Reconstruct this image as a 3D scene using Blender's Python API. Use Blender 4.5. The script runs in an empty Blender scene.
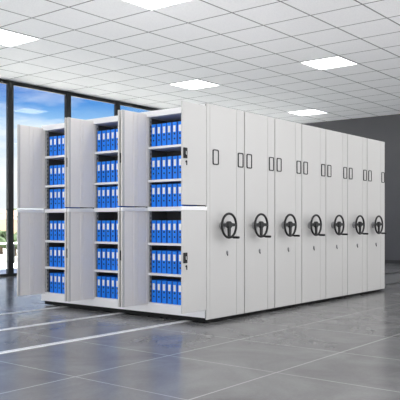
import bpy, bmesh, math, random
from mathutils import Vector, Matrix
random.seed(7)
SC = bpy.context.scene
COL = SC.collection
PI = math.pi

# ------------------------------------------------------------------ materials
def lin(c):
    return tuple(((v/255)/12.92 if v/255 <= .04045 else ((v/255+.055)/1.055)**2.4) for v in c) + (1,)

def mat(name, rgb, rough=.45, metal=0.0, noise=0.0, nscale=30, bump=0.0, spec=.5, coat=0.0):
    m = bpy.data.materials.new(name); m.use_nodes = True
    nt = m.node_tree; b = nt.nodes['Principled BSDF']
    b.inputs['Roughness'].default_value = rough
    b.inputs['Metallic'].default_value = metal
    b.inputs['Specular IOR Level'].default_value = spec
    b.inputs['Coat Weight'].default_value = coat
    c = lin(rgb)
    tc = nt.nodes.new('ShaderNodeTexCoord')
    n = nt.nodes.new('ShaderNodeTexNoise'); n.inputs['Scale'].default_value = nscale; n.inputs['Detail'].default_value = 4
    nt.links.new(tc.outputs['Object'], n.inputs['Vector'])
    r = nt.nodes.new('ShaderNodeValToRGB')
    r.color_ramp.elements[0].position = .3; r.color_ramp.elements[1].position = .7
    k = noise
    r.color_ramp.elements[0].color = (c[0]*(1-k), c[1]*(1-k), c[2]*(1-k), 1)
    r.color_ramp.elements[1].color = (min(1, c[0]*(1+k)), min(1, c[1]*(1+k)), min(1, c[2]*(1+k)), 1)
    nt.links.new(n.outputs['Fac'], r.inputs['Fac']); nt.links.new(r.outputs['Color'], b.inputs['Base Color'])
    if bump:
        bp = nt.nodes.new('ShaderNodeBump'); bp.inputs['Strength'].default_value = bump; bp.inputs['Distance'].default_value = .002
        nt.links.new(n.outputs['Fac'], bp.inputs['Height']); nt.links.new(bp.outputs['Normal'], b.inputs['Normal'])
    return m

def emis(name, rgb, s):
    m = bpy.data.materials.new(name); m.use_nodes = True
    nt = m.node_tree; b = nt.nodes['Principled BSDF']
    b.inputs['Base Color'].default_value = lin(rgb)
    b.inputs['Emission Color'].default_value = lin(rgb); b.inputs['Emission Strength'].default_value = s
    return m

LIGHT_S = 7.0
M = dict(
    white=mat('white_powder_coat', (208, 207, 205), .42, noise=.012, nscale=60, bump=.03),
    bright=mat('bright_white_edge', (250, 250, 251), .35, noise=.005),
    inner=mat('inner_door_sheet', (248, 244, 240), .45, noise=.012, nscale=40),
    side=mat('galvanised_upright', (178, 178, 178), .45, .1, noise=.05),
    slot=mat('punched_slot', (12, 14, 20), .7),
    inside=mat('shade_toned_inside_sheet', (92, 90, 88), .55, noise=.04, nscale=8),  # shade inside the cabinet put into the partition colour
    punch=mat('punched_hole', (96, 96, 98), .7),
    back=mat('shade_toned_back_sheet', (84, 82, 82), .6, noise=.05, nscale=8),  # sheet darkened, the shade behind the binders is in its colour
    gap=mat('dark_seam', (22, 22, 24), .7),
    blue=mat('blue_binder_board', (2, 136, 255), .5, noise=.02, nscale=50, bump=.05),
    bluedk=mat('blue_binder_cover_edge', (4, 66, 165), .5, noise=.04),
    paper=mat('paper_label', (254, 254, 255), .6, noise=.01),
    blk=mat('black_plastic', (9, 9, 10), .4, noise=.05, nscale=80),
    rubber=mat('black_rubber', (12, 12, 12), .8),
    silver=mat('brushed_steel', (150, 150, 152), .3, .9, noise=.04, nscale=90),
    hubgrey=mat('grey_bearing_cover', (160, 160, 162), .4, .1, noise=.03),
    frame=mat('black_aluminium', (34, 37, 38), .4, .3, noise=.04, nscale=20),
    lamp=emis('lit_diffuser', (255, 255, 255), LIGHT_S),
    lampframe=mat('lamp_frame', (238, 238, 240), .5),
    rail=mat('floor_rail_steel', (246, 247, 248), .35, .1, noise=.03, nscale=12),
    wall=mat('charcoal_wall', (84, 84, 88), .7, noise=.03, nscale=3, bump=.1),
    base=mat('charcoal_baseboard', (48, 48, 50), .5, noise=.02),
)

def ceiling_mat():
    m = bpy.data.materials.new('grid_ceiling_tiles'); m.use_nodes = True
    nt = m.node_tree; b = nt.nodes['Principled BSDF']; b.inputs['Roughness'].default_value = .8
    N = nt.nodes.new; L = nt.links.new
    tc = N('ShaderNodeTexCoord'); sx = N('ShaderNodeSeparateXYZ'); L(tc.outputs['Object'], sx.inputs[0])
    def line(out, off, w):
        a = N('ShaderNodeMath'); a.operation = 'SUBTRACT'; a.inputs[1].default_value = off; L(out, a.inputs[0])
        d = N('ShaderNodeMath'); d.operation = 'DIVIDE'; d.inputs[1].default_value = TP; L(a.outputs[0], d.inputs[0])
        f = N('ShaderNodeMath'); f.operation = 'PINGPONG'; f.inputs[1].default_value = .5; L(d.outputs[0], f.inputs[0])
        g = N('ShaderNodeMath'); g.operation = 'LESS_THAN'; g.inputs[1].default_value = w/TP/2; L(f.outputs[0], g.inputs[0])
        return g
    gx = line(sx.outputs['X'], TX, .024); gy = line(sx.outputs['Y'], TY, .024)
    mx = N('ShaderNodeMath'); mx.operation = 'MAXIMUM'; L(gx.outputs[0], mx.inputs[0]); L(gy.outputs[0], mx.inputs[1])
    n = N('ShaderNodeTexNoise'); n.inputs['Scale'].default_value = 45; n.inputs['Detail'].default_value = 5
    L(tc.outputs['Object'], n.inputs['Vector'])
    r = N('ShaderNodeValToRGB'); r.color_ramp.elements[0].position = .35; r.color_ramp.elements[1].position = .65
    r.color_ramp.elements[0].color = lin((240, 240, 243)); r.color_ramp.elements[1].color = lin((248, 248, 250))
    L(n.outputs['Fac'], r.inputs['Fac'])
    mi = N('ShaderNodeMixRGB'); L(mx.outputs[0], mi.inputs['Fac']); L(r.outputs['Color'], mi.inputs['Color1'])
    mi.inputs['Color2'].default_value = lin((128, 128, 132)); L(mi.outputs['Color'], b.inputs['Base Color'])
    bp = N('ShaderNodeBump'); bp.inputs['Strength'].default_value = .3; bp.inputs['Distance'].default_value = .004
    iv = N('ShaderNodeMath'); iv.operation = 'SUBTRACT'; iv.inputs[0].default_value = 1; L(mx.outputs[0], iv.inputs[1])
    L(iv.outputs[0], bp.inputs['Height']); L(bp.outputs['Normal'], b.inputs['Normal'])
    return m

def floor_mat():
    m = bpy.data.materials.new('polished_grey_floor_tiles'); m.use_nodes = True
    nt = m.node_tree; b = nt.nodes['Principled BSDF']
    N = nt.nodes.new; L = nt.links.new
    tc = N('ShaderNodeTexCoord'); sx = N('ShaderNodeSeparateXYZ'); L(tc.outputs['Object'], sx.inputs[0])
    def line(out, off, p, w):
        a = N('ShaderNodeMath'); a.operation = 'SUBTRACT'; a.inputs[1].default_value = off; L(out, a.inputs[0])
        d = N('ShaderNodeMath'); d.operation = 'DIVIDE'; d.inputs[1].default_value = p; L(a.outputs[0], d.inputs[0])
        f = N('ShaderNodeMath'); f.operation = 'PINGPONG'; f.inputs[1].default_value = .5; L(d.outputs[0], f.inputs[0])
        g = N('ShaderNodeMath'); g.operation = 'LESS_THAN'; g.inputs[1].default_value = w/p/2; L(f.outputs[0], g.inputs[0])
        return g
    gx = line(sx.outputs['X'], -.55, .95, .009); gy = line(sx.outputs['Y'], -.80, .98, .012)
    neg = N('ShaderNodeMath'); neg.operation = 'LESS_THAN'; neg.inputs[1].default_value = -.3; L(sx.outputs['Y'], neg.inputs[0])
    gy2 = N('ShaderNodeMath'); gy2.operation = 'MULTIPLY'; L(gy.outputs[0], gy2.inputs[0]); L(neg.outputs[0], gy2.inputs[1])
    mx = N('ShaderNodeMath'); mx.operation = 'MAXIMUM'; L(gx.outputs[0], mx.inputs[0]); L(gy2.outputs[0], mx.inputs[1])
    n = N('ShaderNodeTexNoise'); n.inputs['Scale'].default_value = 1.6; n.inputs['Detail'].default_value = 9; n.inputs['Roughness'].default_value = .62
    n.inputs['Distortion'].default_value = .8
    L(tc.outputs['Object'], n.inputs['Vector'])
    r = N('ShaderNodeValToRGB'); r.color_ramp.elements[0].position = .3; r.color_ramp.elements[1].position = .7
    r.color_ramp.elements[0].color = lin((104, 104, 102)); r.color_ramp.elements[1].color = lin((134, 133, 130))
    L(n.outputs['Fac'], r.inputs['Fac'])
    n2 = N('ShaderNodeTexNoise'); n2.inputs['Scale'].default_value = 60; n2.inputs['Detail'].default_value = 3
    L(tc.outputs['Object'], n2.inputs['Vector'])
    ov = N('ShaderNodeMixRGB'); ov.blend_type = 'OVERLAY'; ov.inputs['Fac'].default_value = .18
    L(r.outputs['Color'], ov.inputs['Color1']); L(n2.outputs['Color'], ov.inputs['Color2'])
    bw = N('ShaderNodeRGBToBW'); L(ov.outputs['Color'], bw.inputs['Color'])
    mi = N('ShaderNodeMixRGB'); L(mx.outputs[0], mi.inputs['Fac']); L(bw.outputs[0], mi.inputs['Color1'])
    mi.inputs['Color2'].default_value = lin((178, 178, 176)); L(mi.outputs['Color'], b.inputs['Base Color'])
    rr = N('ShaderNodeMapRange'); rr.inputs['To Min'].default_value = .14; rr.inputs['To Max'].default_value = .30
    L(n.outputs['Fac'], rr.inputs['Value']); L(rr.outputs[0], b.inputs['Roughness'])
    b.inputs['Specular IOR Level'].default_value = .33
    return m

def glass_mat():
    m = bpy.data.materials.new('window_glass'); m.use_nodes = True
    nt = m.node_tree; nt.nodes.clear(); N = nt.nodes.new; L = nt.links.new
    o = N('ShaderNodeOutputMaterial'); mx = N('ShaderNodeMixShader'); t = N('ShaderNodeBsdfTransparent'); g = N('ShaderNodeBsdfGlossy')
    t.inputs['Color'].default_value = (.97, .985, .99, 1); g.inputs['Roughness'].default_value = .02
    fr = N('ShaderNodeFresnel'); fr.inputs['IOR'].default_value = 1.25
    L(fr.outputs[0], mx.inputs['Fac']); L(t.outputs[0], mx.inputs[1]); L(g.outputs[0], mx.inputs[2]); L(mx.outputs[0], o.inputs['Surface'])
    return m

# ------------------------------------------------------------------ mesh helpers
class MB:
    def __init__(s): s.bm = bmesh.new()
    def _mi(s, faces, mi):
        for f in faces: f.material_index = mi
    def box(s, x0, x1, y0, y1, z0, z1, bev=0.0, mi=0):
        before = set(s.bm.faces)
        r = bmesh.ops.create_cube(s.bm, size=1)
        vs = r['verts']
        for v in vs:
            v.co = Vector(((x0+x1)/2+v.co.x*(x1-x0), (y0+y1)/2+v.co.y*(y1-y0), (z0+z1)/2+v.co.z*(z1-z0)))
        if bev:
            es = list({e for v in vs for e in v.link_edges})
            bmesh.ops.bevel(s.bm, geom=es, offset=bev, segments=2, profile=.6, affect='EDGES')
        s._mi([f for f in s.bm.faces if f not in before], mi)
        return s
    def cyl(s, p, axis, r, h, seg=24, r2=None, mi=0, bev=0.0):
        before = set(s.bm.faces)
        rr = bmesh.ops.create_cone(s.bm, cap_ends=True, segments=seg, radius1=r, radius2=r if r2 is None else r2, depth=h)
        q = Vector((0, 0, 1)).rotation_difference(Vector(axis).normalized()).to_matrix().to_4x4()
        bmesh.ops.transform(s.bm, matrix=Matrix.Translation(p) @ q, verts=rr['verts'])
        if bev:
            es = [e for e in {e for v in rr['verts'] for e in v.link_edges} if len(e.link_faces) == 2 and e.calc_face_angle(0) > .9]
            bmesh.ops.bevel(s.bm, geom=es, offset=bev, segments=2, profile=.6, affect='EDGES')
        s._mi([f for f in s.bm.faces if f not in before], mi)
        return s
    def torus(s, c, R, r, axis='Y', seg=48, ms=12, mi=0):
        rings = []
        for i in range(seg):
            a = 2*PI*i/seg; ring = []
            for j in range(ms):
                b = 2*PI*j/ms
                k = R + r*math.cos(b)
                ring.append(s.bm.verts.new((c[0]+k*math.cos(a), c[1]+r*math.sin(b), c[2]+k*math.sin(a))))
            rings.append(ring)
        for i in range(seg):
            for j in range(ms):
                f = s.bm.faces.new((rings[i][j], rings[(i+1) % seg][j], rings[(i+1) % seg][(j+1) % ms], rings[i][(j+1) % ms]))
                f.material_index = mi; f.smooth = True
        return s
    def prism(s, pts, y0, y1, mi=0):            # outline in XZ extruded along Y
        a = [s.bm.verts.new((p[0], y0, p[1])) for p in pts]; b = [s.bm.verts.new((p[0], y1, p[1])) for p in pts]
        n = len(pts); fs = [s.bm.faces.new(a), s.bm.faces.new(b[::-1])]
        for i in range(n): fs.append(s.bm.faces.new((a[i], b[i], b[(i+1) % n], a[(i+1) % n])))
        s._mi(fs, mi); return s
    def ringprism(s, po, pi, y0, y1, mi=0):
        n = len(po)
        v = [[s.bm.verts.new((p[0], y, p[1])) for p in pp] for y in (y0, y1) for pp in (po, pi)]
        for i in range(n):
            j = (i+1) % n
            for q in ((v[0][i], v[0][j], v[1][j], v[1][i]), (v[2][i], v[3][i], v[3][j], v[2][j]),
                      (v[0][i], v[2][i], v[2][j], v[0][j]), (v[1][i], v[1][j], v[3][j], v[3][i])):
                s.bm.faces.new(q).material_index = mi
        return s
    def build(s, name, mats, parent=None, smooth=False):
        bmesh.ops.recalc_face_normals(s.bm, faces=s.bm.faces)
        me = bpy.data.meshes.new(name); s.bm.to_mesh(me); s.bm.free()
        if not isinstance(mats, (list, tuple)): mats = [mats]
        for m in mats: me.materials.append(m)
        if smooth:
            for p in me.polygons: p.use_smooth = True
        o = bpy.data.objects.new(name, me); COL.objects.link(o)
        if parent: o.parent = parent
        return o

def rrect(cx, cz, w, h, r, n=5):
    pts = []
    for (sx, sz, a0) in ((1, 1, 0), (-1, 1, 90), (-1, -1, 180), (1, -1, 270)):
        for i in range(n+1):
            a = math.radians(a0+90*i/n)
            pts.append((cx+sx*(w/2-r)+r*math.cos(a), cz+sz*(h/2-r)+r*math.sin(a)))
    return pts

def tag(o, label=None, cat=None, group=None, kind=None):
    if label: o['label'] = label
    if cat: o['category'] = cat
    if group: o['group'] = group
    if kind: o['kind'] = kind
    return o
def empty(name, loc=(0, 0, 0)):
    o = bpy.data.objects.new(name, None); o.empty_display_size = .1; COL.objects.link(o); o.location = loc; return o
def kids(o): return [c for c in bpy.data.objects if c.parent is o]
def copy_tree(o, parent=None):
    cs = kids(o)
    c = o.copy(); COL.objects.link(c); c.parent = parent
    for ch in cs: copy_tree(ch, c)
    return c

# ------------------------------------------------------------------ layout numbers
ZC = 3.76                    # ceiling height
TP, TX, TY = .739, 1.022, 3.919   # ceiling tile pitch and grid origin
WY = 6.85                    # window wall
WX = 11.2                    # charcoal wall
H = 2.243                    # unit height
BW = .868                    # bay width
DW = .384                    # door leaf width
U0, UP = .668, .6133         # first unit depth, pitch of the others
ZB, ZP = .139, .042           # top of carriage base, underside of panels

# ------------------------------------------------------------------ the setting
M['ceiling'] = ceiling_mat(); M['floor'] = floor_mat(); M['glass'] = glass_mat()
tag(MB().box(-7.4, WX+.2, -6, WY+.1, -.2, 0).build('floor', M['floor']), kind='structure')
tag(MB().box(-7.4, WX+.2, -6, WY+.1, ZC, ZC+.2).build('ceiling', M['ceiling']), kind='structure')
tag(MB().box(WX, WX+.2, -6, WY, 0, ZC).build('wall_right', M['wall']), kind='structure')
tag(MB().box(WX-.015, WX, -5.9, WY-.05, 0, .09, .003).build('baseboard_right', M['base']), kind='structure')

MP = 1.44; MX0 = 2.615
n = 1
for k in range(-6, 6):
    xa = MX0+MP*k; xb = min(xa+MP, WX)
    w = empty('window_%d' % n, (xa, WY, 0)); tag(w, kind='structure'); n += 1
    L_ = xb-xa
    MB().box(-.06, .06, -.03, .05, 0, ZC, .005).build('mullion', M['frame'], w)
    MB().box(.06, L_-.06 if xb < WX else L_, -.02, .04, ZC-.075, ZC, .004).build('top_rail', M['frame'], w)
    MB().box(.06, L_-.06 if xb < WX else L_, -.025, .05, 0, .05, .004).build('bottom_rail', M['frame'], w)
    MB().box(.06, L_-.06 if xb < WX else L_, .02, .026, .05, ZC-.075).build('pane', M['glass'], w)

for i, Y in enumerate((.30, 1.29, 2.26)):
    m = MB()
    m.box(-7.2, 4.6, Y-.032, Y+.032, 0, .006, .001); m.box(-7.2, 4.6, Y-.004, Y+.004, .006, .0065, mi=1)
    o = m.build('floor_rail', [M['rail'], M['silver']])
    tag(o, ['steel rail set in grey floor, nearest to the crank wheels', 'middle of the three steel floor rails under the sliding units',
            'steel floor rail farthest from the crank wheels, closest to the windows'][i], 'floor rail', 'steel rails in the floor')

for i, (Y, lb) in enumerate(((.43, 'dark rail reflection drawn as a strip beyond the last unit, nearer one'), (1.47, 'dark rail reflection drawn as a strip beyond the last unit, farther one'))):
    o = MB().box(4.62, WX-.02, Y-.035, Y+.035, 0, .005, .001).box(4.62, WX-.02, Y-.05, Y-.04, 0, .004, mi=1).build('rail_reflection_strip', [M['base'], M['silver']])  # added strips, the wall's dark reflection on the rails put into their colour
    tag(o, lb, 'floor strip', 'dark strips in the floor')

# ceiling lights on the tile grid
lamp_names = {
    (0, 0): 'square ceiling light cut by the top edge above the open binder bays',
    (0, 1): 'square ceiling light at far left, nearest to the glass wall',
    (1, 0): 'square ceiling light above the crank wheels, middle of the nearer row',
    (1, 1): 'square ceiling light right behind the top of the binder bays',
    (2, 0): 'square ceiling light at the right edge over the charcoal wall',
    (2, 1): 'farthest square ceiling light, low beside the charcoal wall',
}
lamp = empty('ceiling_light')
MB().ringprism([(-.36, -.36), (.36, -.36), (.36, .36), (-.36, .36)], [(-.345, -.345), (.345, -.345), (.345, .345), (-.345, .345)], 0, .012).build('frame', M['lampframe'], lamp).rotation_euler.x = -PI/2
MB().box(-.345, .345, -.345, .345, -.008, -.001).build('diffuser', M['lamp'], lamp)
first = True
for i in range(-1, 3):
    for j in range(-2, 2):
        o = lamp if first else copy_tree(lamp)
        first = False
        o.location = (TX-.5*TP + i*6*TP, TY+.5*TP + (j-1)*4*TP, ZC-.0005)
        lb = lamp_names.get((i, j))
        tag(o, lb or 'square ceiling light outside the view, over the floor behind the camera', 'ceiling light', 'square lights in the tiled ceiling')

# ------------------------------------------------------------------ hand wheel, lock, card holder
def hand_wheel(parent, x, z=1.0):
    Y = -.095; R = .124; r = .0125
    w = MB().torus((0, Y, 0), R, r).build('hand_wheel', M['blk'], parent); w.location = (x, 0, z)
    MB().cyl((0, -.008, 0), (0, 1, 0), .046, .014, 32, bev=.003).cyl((0, -.045, 0), (0, 1, 0), .017, .075, 20).build('bearing', M['hubgrey'], w)
    m = MB()
    m.cyl((0, Y+.002, .008), (0, 1, 0), .038, .034, 28, bev=.004)
    m.build('hub', M['blk'], w)
    for sx in (-1, 1):
        m = MB(); m.prism([(sx*.02, .030), (sx*.02, -.012), (sx*.118, -.006), (sx*.120, .020)], Y-.008, Y+.008); m.build('spoke', M['blk'], w)
    m = MB(); m.prism([(-.024, 0), (.024, 0), (.016, -.12), (-.016, -.12)], Y-.008, Y+.008); m.build('spoke', M['blk'], w)
    k = MB(); k.cyl((.03, Y-.02, -R+.002), (0, 1, 0), .007, .04, 12); k.cyl((.03, Y-.068, -R+.002), (0, 1, 0), .0125, .075, 20, bev=.003)
    k.build('crank_handle', M['blk'], w, smooth=False)
    return w
def panel_lock(parent, x, z=.715):
    l = MB().prism(rrect(0, 0, .026, .044, .012), -.006, 0).build('panel_lock', M['silver'], parent); l.location = (x, 0, z)
    MB().box(-.003, .003, -.0075, -.006, -.008, .008).build('keyhole', M['slot'], l)
    MB().box(-.0045, .0045, -.012, -.006, -.034, -.012, .001).build('key', M['blk'], l)
    return l
def card_holder(parent, x, z=1.706):
    po = rrect(0, 0, .098, .158, .018); pi = rrect(0, 0, .076, .136, .010)
    c = MB().ringprism(po, pi, -.009, 0).build('card_holder', M['blk'], parent); c.location = (x, 0, z)
    MB().prism(rrect(0, 0, .078, .138, .010), -.003, -.001).build('blank_card', M['white'], c)
    return c
def end_face(parent, x0, x1, left):
    m = MB()
    if left: m.box(x0+.002, x0+.05, 0, .02, ZP, H, .003); a = x0+.053
    else: a = x0+.008
    m.box(a, x1-.155, 0, .02, ZP, H, .003)
    m.build('end_panel', M['white'], parent)
    MB().box(x1-.150, x1-.009, 0, .02, ZP, H, .003).build('side_strip', M['white'], parent)
    MB().box(x0+.004, x1-.004, .02, .026, ZP+.004, H-.004).build('seam_backing', M['gap'], parent)
def rollers(parent, xs):
    for Y in (.30, 1.29, 2.26):
        for x in xs:
            MB().cyl((x, Y, .0310), (0, 1, 0), .0243, .03, 20, bev=.002).build('roller', M['rubber'], parent)

# ------------------------------------------------------------------ first unit: three open bays
LEN = 3*BW+.016
YP = [0, .868, 1.717, 2.62]
u = empty('mobile_shelving_unit', (0, 0, 0))
GU = 'row of sliding shelving units with crank wheels'
tag(u, 'white sliding shelving unit with doors open on three bays of blue binders', 'shelving unit', GU)
end_face(u, 0, U0, True)
m = MB(); m.box(0, U0-.01, .027, LEN+.01, ZP+.015, ZB, .004); m.build('carriage_base', M['bright'], u)
m = MB(); m.box(0, U0-.01, .027, LEN+.01, H-.065, H, .004); m.build('top_panel', M['bright'], u)
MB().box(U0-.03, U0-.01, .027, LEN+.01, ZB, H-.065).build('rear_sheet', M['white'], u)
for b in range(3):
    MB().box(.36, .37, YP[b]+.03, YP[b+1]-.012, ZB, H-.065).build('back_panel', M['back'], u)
# partitions with punched uprights
for k in range(4):
    Y = YP[k]
    ya, yb = (Y+.027, Y+.04) if k == 0 else ((Y-.012, Y+.012) if k < 3 else (Y-.012, Y+.008))
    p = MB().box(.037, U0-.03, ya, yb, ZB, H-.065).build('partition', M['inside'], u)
    for side in (-1, 1):
        if (k == 0 and side == -1) or (k == 3 and side == 1): continue
        y_in = ya if side == -1 else yb
        ys = y_in-.035 if side == -1 else y_in+.006
        mm = MB(); mm.box(.037, .070, min(ys, y_in), max(ys, y_in), ZB, H-.065)
        z = ZB+.03
        while z < H-.12:
            yy = ys-.0008 if side == -1 else ys
            mm.box(.048, .060, yy, yy+.0008, z, z+.024, mi=1); z += .05
        mm.build('slotted_upright', [M['side'], M['punch']], p)
# shelves and the rail between upper and lower tier
SHELF = [1.855, 1.495, 1.20, .812, .485, .162]      # surfaces the six rows stand on
for b in range(3):
    y0, y1 = YP[b]+.019+(.027 if b == 0 else 0), YP[b+1]-.048
    for z in SHELF[:2]+SHELF[3:]:
        MB().box(.006, .35, y0, y1, z-.026, z, .002).build('shelf', M['bright'], u)
    m = MB().box(.0, .35, y0, y1, 1.155, 1.20, .002); m.build('tier_rail', M['bright'], u)
    # slender brace on the back sheet
    MB().box(.35, .36, y0+.29, y0+.305, ZB, 1.155).build('back_brace', M['side'], u)

def door(parent, yface, z0, z1, inner, cap):
    """leaf standing open along -X.  inner: shows its ribbed inside (facing -Y)."""
    t = .018
    mat_ = M['inner'] if inner else M['white']
    m = MB()
    if inner:
        m.box(-DW, .032, yface+.012, yface+t, z0, z1, .002)                     # sheet
        m.box(-DW, -DW+.035, yface+.001, yface+.012, z0, z1, .003, mi=1)                   # closing stile, turned edge
        m.box(-DW+.041, -.215, yface+.007, yface+.012, z0+.02, z1-.02, .002)
        m.box(-.205, -.158, yface+.004, yface+.012, z0+.004, z1-.004, .003)      # stiffening channel
        m.box(-.150, -.012, yface+.007, yface+.012, z0+.02, z1-.02, .002)
        m.box(-.002, .032, yface+.005, yface+.012, z0, z1, .002)
    else:
        m.box(-DW, -.006, yface, yface+t, z0, z1, .003, mi=1)
    d = m.build('door', [M['inner'], M['white']], parent)
    if cap:
        MB().box(-DW-.004, .0, yface-.006, yface+t+.002, z1-.002, z1+.036, .003).build('top_edge', M['bright'], d)
    for z in (() if inner else (z0+.12, z1-.16)):
        MB().cyl((-.003, yface+t/2, z), (0, 0, 1), .0055, .06, 12).build('hinge', M['silver'], d)
    if not inner:
        hz = z0+(.505 if z0 > 1 else .543)
        h = MB().box(-DW+.010, -DW+.062, yface-.014, yface, hz-.052, hz+.052, .004).build('handle', M['blk'], d)
        MB().box(-DW+.026, -DW+.046, yface-.018, yface-.014, hz-.034, hz+.028, .001).build('lever', M['rubber'], h)
        MB().box(-DW+.031, -DW+.034, yface-.0188, yface-.018, hz-.015, hz+.02).box(-DW+.037, -DW+.040, yface-.0188, yface-.018, hz-.02, hz+.015).build('white_mark', M['paper'], h)
        kx = -DW+.056
        l = MB().cyl((kx, yface-.003, hz-.082), (0, 1, 0), .011, .008, 20).build('door_lock', M['blk'], d)
        MB().box(kx-.0045, kx+.0045, yface-.012, yface-.006, hz-.118, hz-.084, .001).build('key', M['slot'], l)
    return d
for b in range(3):
    yr = YP[b]; yl = YP[b+1]+(.016 if b == 2 else 0)
    fy = yr if b == 0 else yr+.004
    for z0, z1, cap in ((ZB+.004, 1.156, True), (1.207, H-.027, False)):
        door(u, fy, z0, z1, False, cap)
        door(u, yl-.046, z0, z1, True, cap)
MB().box(.03, U0-.01, .04, LEN-.02, .012, ZP+.016).build('shadow_gap_box', M['rubber'], u)  # added black box that paints the shadow gap under the unit
hand_wheel(u, .255); panel_lock(u, .346); card_holder(u, .144); card_holder(u, U0-.080)
rollers(u, (.1, .55))

# ------------------------------------------------------------------ the six closed units
cu = empty('mobile_shelving_unit', (U0, 0, 0))
end_face(cu, 0, UP, False)
m = MB(); m.box(.005, UP-.005, .027, LEN+.01, ZP+.015, ZB, .003); m.build('carriage_base', M['white'], cu)
m = MB(); m.box(.008, UP-.008, .027, LEN, ZB, H-.04, .002); m.build('cabinet_body', M['white'], cu)
m = MB(); m.box(.005, UP-.005, .027, LEN+.01, H-.04, H, .003); m.build('top_panel', M['white'], cu)
MB().box(.0, UP, .04, LEN-.02, .012, ZP+.016).build('shadow_gap_box', M['rubber'], cu)  # same painted shadow gap, added below the closed units
hand_wheel(cu, .186); panel_lock(cu, .293); card_holder(cu, .085); card_holder(cu, UP-.080)
rollers(cu, (.1, .5))
ords = ['second', 'third', 'fourth', 'fifth', 'sixth', 'seventh']
for i in range(6):
    o = cu if i == 0 else copy_tree(cu)
    o.location = (U0+UP*i, 0, 0)
    lb = 'closed white sliding unit carrying the %s crank wheel from the left' % ords[i]
    if i == 5: lb = 'last closed white sliding unit at the far right end of the row'
    tag(o, lb, 'shelving unit', GU)

# ------------------------------------------------------------------ binders
BH = .243
bd = MB()
bd.box(.0, .235, -.028, .028, 0, BH, .004, mi=0)
bd.box(.004, .24, -.0368, -.028, 0.001, BH-.001, .001, mi=1); bd.box(.004, .24, .028, .0368, 0.001, BH-.001, .001, mi=1)
binder = bd.build('binder', [M['blue'], M['bluedk']])
MB().box(-.0012, .0, -.0165, .0165, BH-.104, BH-.036).build('spine_label', M['paper'], binder)
MB().cyl((-.001, -.001, .122-.004), (1, 0, 0), .010, .003, 16).build('finger_hole', M['slot'], binder)
MB().cyl((-.001, -.001, .066), (1, 0, 0), .009, .003, 16).build('rivet', M['slot'], binder)
starts = [(.757, 6, .0755, 'nearest'), (1.615, 5, .0765, 'middle'), (2.474, 4, .0765, 'farthest')]
rown = ['top', 'second', 'third', 'fourth', 'fifth', 'bottom']
posn = ['leftmost', 'second from left', 'third from left', 'fourth from left', 'fifth from left', 'sixth from left']
first = True
for (ys, cnt, pitch, bay) in starts:
    for r, z in enumerate(SHELF):
        for i in range(cnt):
            o = binder if first else copy_tree(binder)
            first = False
            o.location = (.028+random.uniform(-.003, .005), ys-i*pitch+random.uniform(-.0008, .0008), z+.0005)
            pn = posn[i]
            tag(o, 'blue binder %s on the %s shelf of the %s open bay' % (pn, rown[r], bay),
                'binder', 'blue binders on the %s shelf of the %s bay' % (rown[r], bay))

# ------------------------------------------------------------------ outside the windows
M['grass'] = mat('dry_ground', (196, 194, 182), .9, noise=.25, nscale=.3)
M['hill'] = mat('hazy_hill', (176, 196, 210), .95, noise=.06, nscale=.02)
M['plaster'] = mat('pale_plaster', (186, 172, 150), .8, noise=.04, nscale=2)
M['terr'] = mat('white_terrace', (240, 240, 238), .7, noise=.02, nscale=2)
M['roof'] = mat('clay_roof', (150, 124, 106), .8, noise=.12, nscale=3)
M['leaf'] = mat('tree_leaves', (50, 66, 36), .8, noise=.4, nscale=3)
M['bark'] = mat('tree_bark', (80, 66, 54), .9, noise=.2, nscale=8)
M['pane'] = mat('dark_window_pane', (60, 70, 80), .15)
m = MB(); m.box(-60, 260, WY+4.2, 400, -.9, -.6); tag(m.build('outdoor_ground', M['grass']), kind='structure')
m = MB(); m.box(-11, 20, WY+.1, WY+4, -.3, -.02); tag(m.build('terrace', M['terr']), kind='structure')
CX, CY = -5.5616, -4.3538
th = math.radians(38.615); F = Vector((math.cos(th), math.sin(th))); R = Vector((math.sin(th), -math.cos(th)))
def at(dep, off): p = Vector((CX, CY))+F*dep+R*off; return p.x, p.y
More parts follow.
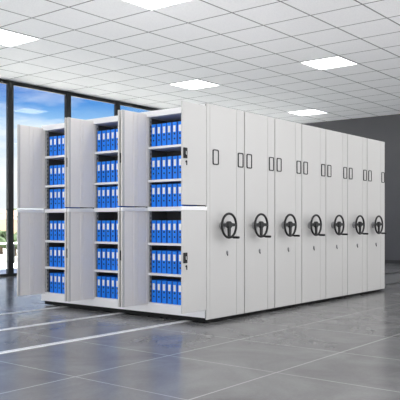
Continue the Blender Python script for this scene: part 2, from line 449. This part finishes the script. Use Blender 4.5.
# hills
hb = bmesh.new(); top = []; bot = []
for i in range(61):
    a = -70+i*2.0
    d = 330
    x = CX+d*math.cos(th+math.radians(a)); y = CY+d*math.sin(th+math.radians(a))
    h = 6+2.2*math.sin(i*.45)+1.4*math.sin(i*1.1+1)
    bot.append((x, y)); top.append(h)
for k, (s0, hh) in enumerate(((1.0, 0), (1.06, 1), (1.25, 0))):
    for i, (x, y) in enumerate(bot):
        hb.verts.new((CX+(x-CX)*s0, CY+(y-CY)*s0, -2+(top[i]+2)*hh))
hb.verts.ensure_lookup_table(); nn = len(bot)
for k in range(2):
    for i in range(nn-1): hb.faces.new([hb.verts[k*nn+i], hb.verts[k*nn+i+1], hb.verts[(k+1)*nn+i+1], hb.verts[(k+1)*nn+i]])
hm = MB(); hm.bm.free(); hm.bm = hb
tag(hm.build('distant_hills', M['hill'], smooth=True), kind='structure')
def house(dep, off, w, d, h, rot, label, nw):
    x, y = at(dep, off); r = empty('house', (x, y, -.6)); r.rotation_euler.z = rot
    tag(r, label, 'house', 'pale houses outside the glass wall')
    MB().box(-w/2, w/2, -d/2, d/2, 0, h).build('wall', M['plaster'], r)
    e = .3; m = MB(); bm = m.bm
    v = [bm.verts.new(p) for p in ((-w/2-e, -d/2-e, h), (w/2+e, -d/2-e, h), (w/2+e, d/2+e, h), (-w/2-e, d/2+e, h), (-w/2, 0, h+.9), (w/2, 0, h+.9))]
    for q in ((0, 1, 5, 4), (2, 3, 4, 5), (0, 4, 3), (1, 2, 5), (3, 2, 1, 0)): bm.faces.new([v[k] for k in q])
    m.build('roof', M['roof'], r)
    for i in range(nw):
        xx = -w/2+w*(i+.5)/nw
        MB().box(xx-.4, xx+.4, -d/2-.05, -d/2+.02, h*.4, h*.75).build('window', M['pane'], r)
def tree(dep, off, h, cr, label):
    x, y = at(dep, off); r = empty('tree', (x, y, -.6)); tag(r, label, 'tree', 'trees outside the glass wall')
    MB().cyl((0, 0, h*.3), (0, 0, 1), .12, h*.6, 10, r2=.07).build('trunk', M['bark'], r)
    m = MB(); rnd = random.Random(int(dep*10))
    for i in range(26):
        a = rnd.uniform(0, 2*PI); e = rnd.uniform(-.7, 1); rr = cr*.65*math.sqrt(rnd.random())
        c = Vector((rr*math.cos(a), rr*math.sin(a), h-cr+e*cr*.7))
        g = bmesh.ops.create_icosphere(m.bm, subdivisions=2, radius=cr*rnd.uniform(.25, .42))
        for v in g['verts']:
            v.co = v.co*(1+rnd.uniform(-.22, .22)) + c
    m.build('crown', M['leaf'], r)
def off_at(dep, px): return (px-200)/695.31*dep
house(95, off_at(95, 1), 9, 8, 2.5, .5, 'pale house seen through the glass left of the first mullion', 4)
house(120, off_at(120, 17), 7, 7, 2.9, .4, 'pale house seen in the slit between mullion and open door', 3)
house(60, off_at(60, -6), 6, 6, 1.5, .6, 'nearer low pale house at the left edge of the glass', 3)
house(48, off_at(48, 18), 3.4, 4, 1.1, .6, 'low pale house just left of the open cabinet door', 2)
tree(140, off_at(140, 8), 4.6, 2.2, 'far round green tree on the skyline behind the mullion')
tree(75, off_at(75, 5), 2.4, 1.2, 'green tree among the houses left of the first mullion')
tree(36, off_at(36, 1), 1.3, .55, 'small green tree at the left picture edge outdoors')
tree(34, off_at(34, 14.5), 1.2, .5, 'small green tree in the slit beside the open door')
tree(160, off_at(160, -4), 4.2, 2.4, 'far green tree at the left picture edge on the skyline')
# low terrace railing
rl = empty('terrace_railing', (-3, WY+3.8, -.02)); tag(rl, 'white terrace railing with dark posts outside the glass wall', 'railing')
MB().box(0, 12, -.03, .03, .50, .54, .004).build('top_bar', M['terr'], rl)
for i in range(25): MB().box(i*.5-.02, i*.5+.02, -.02, .02, 0, .50).build('post', M['frame'], rl)

# ------------------------------------------------------------------ sky
W = bpy.data.worlds.new('sky'); SC.world = W; W.use_nodes = True
nt = W.node_tree; nt.nodes.clear(); N = nt.nodes.new; L = nt.links.new
out = N('ShaderNodeOutputWorld'); bg = N('ShaderNodeBackground'); tc = N('ShaderNodeTexCoord'); sx = N('ShaderNodeSeparateXYZ')
L(tc.outputs['Generated'], sx.inputs[0])
grad = N('ShaderNodeValToRGB'); cr = grad.color_ramp
cr.elements[0].position = 0; cr.elements[0].color = lin((236, 238, 240))
cr.elements[1].position = 1; cr.elements[1].color = lin((36, 98, 178))
for p, c in ((.03, (236, 240, 243)), (.07, (228, 236, 244)), (.11, (212, 228, 243)), (.14, (150, 196, 236)), (.165, (78, 146, 218)), (.195, (40, 106, 198)), (.3, (42, 102, 190))):
    e = cr.elements.new(p); e.color = lin(c)
L(sx.outputs['Z'], grad.inputs['Fac'])
mp = N('ShaderNodeMapping'); mp.inputs['Scale'].default_value = (3.2, 3.2, 13); mp.inputs['Location'].default_value = (.35, .1, .2)
L(tc.outputs['Generated'], mp.inputs['Vector'])
nz = N('ShaderNodeTexNoise'); nz.inputs['Scale'].default_value = 1.5; nz.inputs['Detail'].default_value = 7; nz.inputs['Roughness'].default_value = .58
L(mp.outputs[0], nz.inputs['Vector'])
cl = N('ShaderNodeValToRGB'); cl.color_ramp.elements[0].position = .44; cl.color_ramp.elements[1].position = .60
L(nz.outputs['Fac'], cl.inputs['Fac'])
lo = N('ShaderNodeMapRange'); lo.inputs['From Min'].default_value = .22; lo.inputs['From Max'].default_value = .12; lo.clamp = True
L(sx.outputs['Z'], lo.inputs['Value'])
cm = N('ShaderNodeMath'); cm.operation = 'MULTIPLY'; L(cl.outputs['Color'], cm.inputs[0]); L(lo.outputs[0], cm.inputs[1])
m1 = N('ShaderNodeMixRGB'); L(cm.outputs[0], m1.inputs['Fac']); L(grad.outputs['Color'], m1.inputs['Color1']); m1.inputs['Color2'].default_value = lin((246, 249, 252))
# added unseen fill light: brighter sky behind and right of the row of units
dt = N('ShaderNodeVectorMath'); dt.operation = 'DOT_PRODUCT'; dt.inputs[1].default_value = (-.60, -.80, 0); L(tc.outputs['Generated'], dt.inputs[0])
mr = N('ShaderNodeMapRange'); mr.inputs['From Min'].default_value = -.25; mr.inputs['From Max'].default_value = .35; mr.clamp = True
L(dt.outputs['Value'], mr.inputs['Value'])
m2 = N('ShaderNodeMixRGB'); L(mr.outputs[0], m2.inputs['Fac']); L(m1.outputs['Color'], m2.inputs['Color1']); gz = N('ShaderNodeMapRange'); gz.inputs['From Min'].default_value = .0; gz.inputs['From Max'].default_value = -.03; gz.clamp = True
L(sx.outputs['Z'], gz.inputs['Value'])
m3 = N('ShaderNodeMixRGB'); L(gz.outputs[0], m3.inputs['Fac']); m3.inputs['Color1'].default_value = (1.35, 1.35, 1.37, 1); m3.inputs['Color2'].default_value = (1.6, 1.6, 1.62, 1)   # added fill glow from below the horizon, brightens the ceiling
L(m3.outputs['Color'], m2.inputs['Color2'])
L(m2.outputs['Color'], bg.inputs['Color']); bg.inputs['Strength'].default_value = 1.0
L(bg.outputs[0], out.inputs['Surface'])

sun = bpy.data.lights.new('sun', 'SUN'); so = bpy.data.objects.new('sun', sun); COL.objects.link(so)
sun.energy = 24.0; sun.angle = .01; sun.color = (1, .995, .985)
so.rotation_euler = Vector((-.25, .45, -.86)).to_track_quat('-Z', 'Y').to_euler()
# ------------------------------------------------------------------ camera and view
cam = bpy.data.cameras.new('camera'); co = bpy.data.objects.new('camera', cam); COL.objects.link(co)
co.location = (CX, CY, 1.03); co.rotation_euler = (PI/2, 0, math.radians(38.615-90))
cam.sensor_width = 36; cam.lens = 695.31/400*36; cam.shift_y = 22.71/400; cam.clip_end = 1000
SC.camera = co
vs = SC.view_settings; vs.view_transform = 'Standard'; vs.look = 'None'; vs.gamma = 1; vs.use_curve_mapping = False
vs.exposure = 0.25
